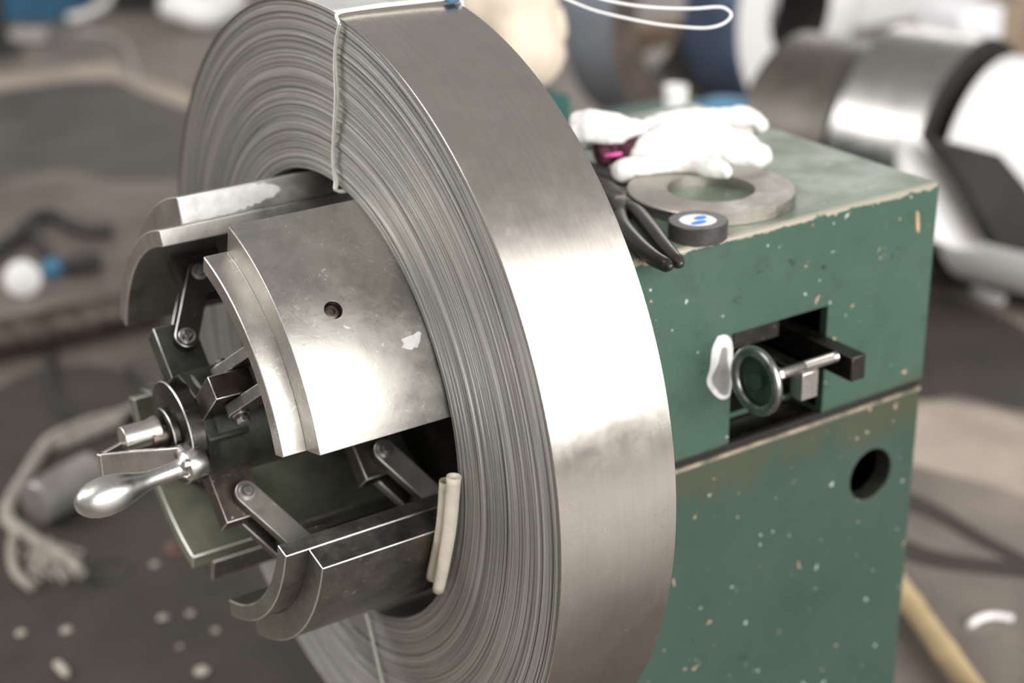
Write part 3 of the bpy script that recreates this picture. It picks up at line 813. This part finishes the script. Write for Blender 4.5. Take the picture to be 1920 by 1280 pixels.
# pale crates and boards at the back, all standing on the floor
def floor_box(name, px0, px1, py, y, th_, mat, label, cat, bevel=.01, base=FLOOR):
    p, q = ony((px0, py), y), ony((px1, py), y); zt = max(p[2], q[2])
    o = MB().box(((p[0] + q[0]) / 2, y + th_ / 2, (zt + base) / 2), (q[0] - p[0], th_, zt - base)).build(name, mat, bevel=bevel)
    return tag(o, label, cat)


floor_box('white_crate', 1610, 1960, -50, 3.3, .5, 'white_bg', 'large pale wrapped crate behind the coil row', 'crate')
floor_box('white_box', 1812, 1888, 22, 2.0, .2, 'card', 'bright white narrow box standing behind the white coil', 'box', .02)
floor_box('brown_box', 1888, 1970, 14, 2.35, .2, 'wood', 'brown wooden box at the top right corner', 'box')
floor_box('grey_board', 1535, 1604, -50, 3.1, .05, 'grey_bg', 'grey board standing between white-faced coil and pale crate', 'board')
# trestle whose bar shows through the standing coils
p, q = ony((1150, 70), 3.3), ony((1330, 70), 3.3); zb = (p[2] + q[2]) / 2
tr = thing('timber_trestle', 'old timber trestle seen through the grey-blue coil', 'trestle', ((p[0] + q[0]) / 2, 3.36, FLOOR))
MB().box(((p[0] + q[0]) / 2, 3.36, zb), (q[0] - p[0], .12, .085)).build('top_bar', 'wood', tr, bevel=.006)
for x in (p[0] + .04, q[0] - .04): MB().box((x, 3.36, (zb - .03 + FLOOR) / 2), (.07, .08, zb - .03 - FLOOR)).build('leg', 'wood', tr, bevel=.005)
kn = ony((1200, 118), 3.31); MB().lathe(kn, (0, 1, 0), [(0, 0), (0, .03), (.01, .038), (.09, .038), (.09, 0)], 24, caps=False).build('brace_end', 'tan', tr)
MB().box((kn[0], 3.37, (kn[2] + zb) / 2), (.03, .03, abs(zb - kn[2]))).build('brace', 'wood', tr)
# green bench behind the cabinet with a cup and a cloth on it
ZB = -.25
cu, pd = onz((1266, 212), ZB), onz((1348, 214), ZB)
o = MB().box((pd[0] + .05 - .17, pd[1] + .04, (ZB + FLOOR) / 2), (.34, .28, ZB - FLOOR)).build('green_bench', 'teal', bevel=.008)
tag(o, 'dark green bench behind the cabinet carrying the white cup', 'bench')
tag(MB().lathe(cu, (0, 0, 1), [(0, .018), (.002, .021), (.055, .026), (.06, .026), (.06, .022), (.004, .018)], 24, caps=True).build('white_cup', 'white_bg'), 'white cup standing behind the gloves', 'cup')
m = MB().ball(pd + np.array([0, 0, .018]), (.062, .05, .018), 20, 8); m.ball(pd + np.array([.04, .01, .014]), (.04, .04, .014), 16, 8)
tag(m.build('blue_cloth', 'sky_blue'), 'teal blue cloth bundle behind the glove fingers', 'cloth')
# beige sack on a green machine
m = MB()
for (px, py, r) in ((900, 20, .10), (950, 60, .09), (985, 105, .062), (1005, 95, .05), (1000, 40, .05), (940, -20, .09), (1015, 130, .03), (965, 130, .05), (1030, 110, .022)):
    m.ball(atd((px, py), 2.6 + .04 * math.sin(px)), (r, r, r * .95), 14, 8)
o = m.build('sack', 'beige_bg', smooth=0); r = o.modifiers.new('r', 'REMESH'); r.mode = 'VOXEL'; r.voxel_size = .014; sm_ = o.modifiers.new('s', 'SMOOTH'); sm_.iterations = 4
tx = bpy.data.textures.new('folds', 'CLOUDS'); tx.noise_scale = .07; dm = o.modifiers.new('d', 'DISPLACE'); dm.texture = tx; dm.strength = .03; dm.mid_level = .5
bake(o); tag(o, 'beige sack right behind the top of the coil', 'sack')
zs_ = atd((1000, 168), 2.6)[2]; ys_ = atd((985, 105), 2.62)[1]
for v in o.data.vertices: v.co.z = max(v.co.z, zs_)
xr = ony((1074, 180), ys_ - .10)[0]
o = MB().box((xr - .14, ys_ + .03, (zs_ + FLOOR) / 2), (.28, .26, zs_ - FLOOR)).build('green_machine', 'teal', bevel=.01); tag(o, 'dark green machine body under the beige sack', 'machine')

# bamboo pole, scraps on the right floor
P0, P1 = onz((1700, 1120), FLOOR + .03), onz((1850, 1330), FLOOR + .03)
m = MB(); Pn = [P0 + (P1 - P0) * i / 12 for i in range(-4, 13)]; m.tube(Pn, [.0185 + (.002 if i % 5 == 0 else 0) for i in range(len(Pn))], 18)
tag(m.build('bamboo_pole', 'tan'), 'tan wooden pole lying beside the cabinet foot', 'pole')
o = MB().tube(spline([onz(p, FLOOR + .006) for p in [(1818, 1172), (1835, 1160), (1862, 1154), (1900, 1160)]], 5), .006, 10).build('paper_scrap', 'white_bg'); tag(o, 'curled white paper scrap on the floor near the pole', 'scrap')
o = MB().tube(spline([onz(p, FLOOR + .01) for p in [(1828, 542), (1850, 553), (1880, 562)]], 5), .014, 10).build('paper_scrap', 'white_bg'); tag(o, 'crumpled white scrap on the floor past the cabinet corner', 'scrap')

# ================================================================== background, left floor
P0, P1 = onz((-60, 648), FLOOR + .045), onz((300, 568), FLOOR + .045)
o = MB().tube([P0 + (P1 - P0) * i / 14 for i in range(15)], [.044 + .002 * math.sin(i * 2.1) for i in range(15)], 24).build('rusty_pipe', 'rust'); tag(o, 'thick rusty brown pipe lying on the floor left', 'pipe')
o = MB().tube(spline([onz(p, FLOOR + .009) for p in [(100, 640), (93, 680), (100, 735), (125, 775), (170, 795), (225, 790), (262, 765), (268, 720), (240, 690)]], 6), .009, 10).build('floor_cable', 'cable'); tag(o, 'black cable curling on the floor below the rusty pipe', 'cable')
o = MB().tube(spline([onz(p, FLOOR + .02) for p in [(-40, 490), (20, 450), (60, 412), (95, 402), (130, 420), (170, 432), (212, 430)]], 6), .017, 12).build('black_hose', 'cable'); tag(o, 'black bent hose on the floor above the white cap', 'hose')
o = MB().tube(spline([onz(p, FLOOR + .02) for p in [(62, 430), (72, 460), (90, 480)]], 6), .014, 12).build('hose_stub', 'cable'); tag(o, 'short black hose stub between bent hose and white cap', 'hose')
c_ = onz((42, 522), FLOOR + .045); d_ = CAM - c_; d_[2] = .6; d_ /= np.linalg.norm(d_)
tag(MB().lathe(c_ - d_ * .02, d_, [(0, .0), (0, .042), (.03, .044), (.036, .03), (.038, 0)], 32, caps=False).build('white_disc', 'white_bg'), 'round white cap lying on the floor at left', 'cap')
pa, pb = onz((80, 505), FLOOR + .025), onz((190, 488), FLOOR + .025); d_ = pb - pa; Ln = np.linalg.norm(d_); d_ = d_ / Ln
tt = thing('hand_tool', 'black-handled tool with blue band beside the white cap', 'tool', tuple(pa))
MB().lathe(pa + d_ * Ln * .3, d_, [(0, .016), (.02, .023), (Ln * .6, .024), (Ln * .7, .018)], 24).build('tool_handle', 'cable', tt)
MB().lathe(pa, d_, [(0, .020), (.01, .026), (Ln * .27, .026), (Ln * .3, .020)], 24).build('blue_band', 'sky_blue', tt)
# iron weight with rope
pa, pb = onz((66, 945), FLOOR + .045), onz((150, 900), FLOOR + .045); d_ = pb - pa; Ln = np.linalg.norm(d_); d_ /= Ln
tag(MB().lathe(pa, d_, [(0, 0), (0, .037), (.004, .041), (Ln + .03, .043), (Ln + .035, .038), (Ln + .035, 0)], 40, caps=False).build('iron_weight', 'weight'), 'grey iron cylinder lying on the floor by the rope', 'weight')
rp = thing('rope', 'frayed hemp rope lying knotted around the iron cylinder', 'rope', tuple(onz((80, 1040), FLOOR)))


def rope(pix, r, h=.012):
    P = spline([onz(p, FLOOR + (h if len(p) < 3 else p[2])) for p in pix], 10); rng = np.random.RandomState(len(pix))
    MB().tube(P, [r * (1 + .14 * math.sin(i * 2.6)) for i in range(len(P))], 12).build('strand', 'rope', rp)


rope([(290, 735), (270, 758), (235, 775), (200, 785), (170, 792), (130, 808), (95, 826), (72, 855), (50, 890), (25, 930), (12, 965), (25, 985), (50, 1002), (68, 1020)], .013)
rope([(225, 790), (180, 808), (120, 832), (100, 835)], .015)
rope([(30, 985), (22, 1030), (28, 1070), (52, 1095), (60, 1100)], .009)
rope([(70, 1015), (95, 1030), (130, 1050), (150, 1075)], .010, .03)
for i in range(44):
    rng = np.random.RandomState(40 + i); x0, y0 = 82 + rng.randn() * 12, 1030 + rng.randn() * 10; an = rng.rand() * 6.28
    x1, y1 = x0 + math.cos(an) * rng.uniform(20, 75) + 22, y0 + 14 + abs(math.sin(an)) * rng.uniform(5, 50)
    rope([(x0, y0, .03 + rng.rand() * .012), ((x0 + x1) / 2 + rng.randn() * 8, (y0 + y1) / 2, .022), (x1, y1, .005)], rng.uniform(.003, .006))
# rings and chips on the dark floor
o = MB().ring(onz((205, 1068), FLOOR), (0, 0, 1), .030, .040, .004, 40).build('flat_washer', 'dark_jaw'); tag(o, 'dark flat washer lying on the floor by the rope', 'washer')
o = MB().ring(onz((334, 1030), FLOOR), (0, 0, 1), .010, .024, .006, 32).build('rusty_washer', plain('rusty_washer', (.20, .12, .10, 1), (.14, .09, .08, 1), 60, .7, .3)); tag(o, 'small rusty washer on the floor below the mandrel jaw', 'washer')
chips = [(125, 1181, .009, 'pale stone chip at the bottom left, above the long sliver'), (305, 1158, .009, 'pale stone chip on the floor, left of a paired one below the mandrel'),
         (357, 1150, .008, 'pale stone chip on the floor just left of the lowest jaw'), (379, 1258, .013, 'largest pale stone chip at the bottom of the floor'),
         (40, 1186, .008, 'faint stone chip nearest the left edge below the rope'), (290, 1058, .008, 'stone chip on the floor beside the rusty washer'),
         (404, 1182, .0065, 'faint small stone chip below the lowest jaw tip'), (338, 1212, .006, 'tiny faint stone chip above the largest chip')]
for i, (x, y, r, lab) in enumerate(chips):
    m = MB(); c_ = onz((x, y), FLOOR + r * .4); rng = np.random.RandomState(i)
    m.ball((0, 0, 0), (r, r * (.8 + .3 * rng.rand()), r * .5), 9, 6)
    m.v = [tuple(np.array(p) * (1 + .12 * rng.randn())) if abs(p[2]) < r * .49 else p for p in m.v]
    o = m.build('stone_chip', 'stone' if r > .0075 else 'floor_light'); o.location = c_; tag(o, lab, 'stone', 'stone chips on the floor')
a_, b_ = onz((105, 1243), FLOOR + .007), onz((126, 1266), FLOOR + .007)
o = MB().tube(spline([a_, (a_ + b_) / 2 + np.array([0, 0, .002]), b_], 4), [.005, .007, .008, .008, .0075, .008, .008, .006, .004], 10).build('stone_sliver', 'stone'); tag(o, 'long pale sliver on the floor at the bottom left', 'stone')

# ---- far left
c_ = onz((2, 102), FLOOR); po = thing('black_post', 'black round post with flat foot at the top left edge', 'post', tuple(c_))
MB().lathe(c_, (0, 0, 1), [(.02, .035), (1.2, .035)], 28).build('post', 'dark_bg', po)
MB().lathe(c_, (0, 0, 1), [(0, .085), (.02, .085), (.05, .05)], 32).build('foot', 'dark_bg', po)
c_ = onz((108, 38), FLOOR); o = MB().box(c_ + np.array([0, .15, .2]), (.34, .3, .4), [(.82, -.57, 0), (.57, .82, 0), (0, 0, 1)]).build('blue_bin', 'blue_paint', bevel=.01); tag(o, 'dark blue bin on the floor at the top left', 'bin')
o = MB().tube(spline([onz(p, FLOOR + .04) for p in [(130, 34), (160, 27), (185, 15), (205, -3), (225, -30)]], 6), .018, 14).build('white_hose', 'white_bg'); tag(o, 'white hose end lying beside the blue bin', 'hose')
c_ = onz((55, 66), FLOOR + .03); o = MB().box(c_, (.14, .07, .05), [(.82, -.57, 0), (.57, .82, 0), (0, 0, 1)]).build('grey_block', 'grey_bg', bevel=.008); tag(o, 'pale grey block on the floor below the blue bin', 'block')
c_ = onz((262, 10), FLOOR); o = MB().box(c_ + np.array([0, 0, .03]), (.2, .12, .06), [(.82, -.57, 0), (.57, .82, 0), (0, 0, 1)]).build('steel_offcut', 'dark_bg', bevel=.008); tag(o, 'dark steel offcut on the floor right of the white hose', 'offcut')
m = MB(); c_ = onz((385, 22), FLOOR + .06); m.ball(c_, (.12, .1, .07), 16, 10); m.ball(c_ + np.array([.1, .05, .02]), (.1, .1, .08), 16, 10); m.ball(c_ + np.array([-.08, .05, .03]), (.1, .1, .07), 16, 10)
o = m.build('white_sack', 'white_bg', smooth=0); r = o.modifiers.new('r', 'REMESH'); r.mode = 'VOXEL'; r.voxel_size = .015; s = o.modifiers.new('s', 'SMOOTH'); s.iterations = 4; bake(o); tag(o, 'white bundle on the floor left of the coil top', 'bundle')
o = MB().tube(spline([onz(p, FLOOR + .008) for p in [(150, 60), (200, 66), (235, 85), (250, 118), (258, 150)]], 6), .012, 10).build('grey_cable', 'grey_bg'); tag(o, 'pale grey cable on the floor behind the dark patch', 'cable')
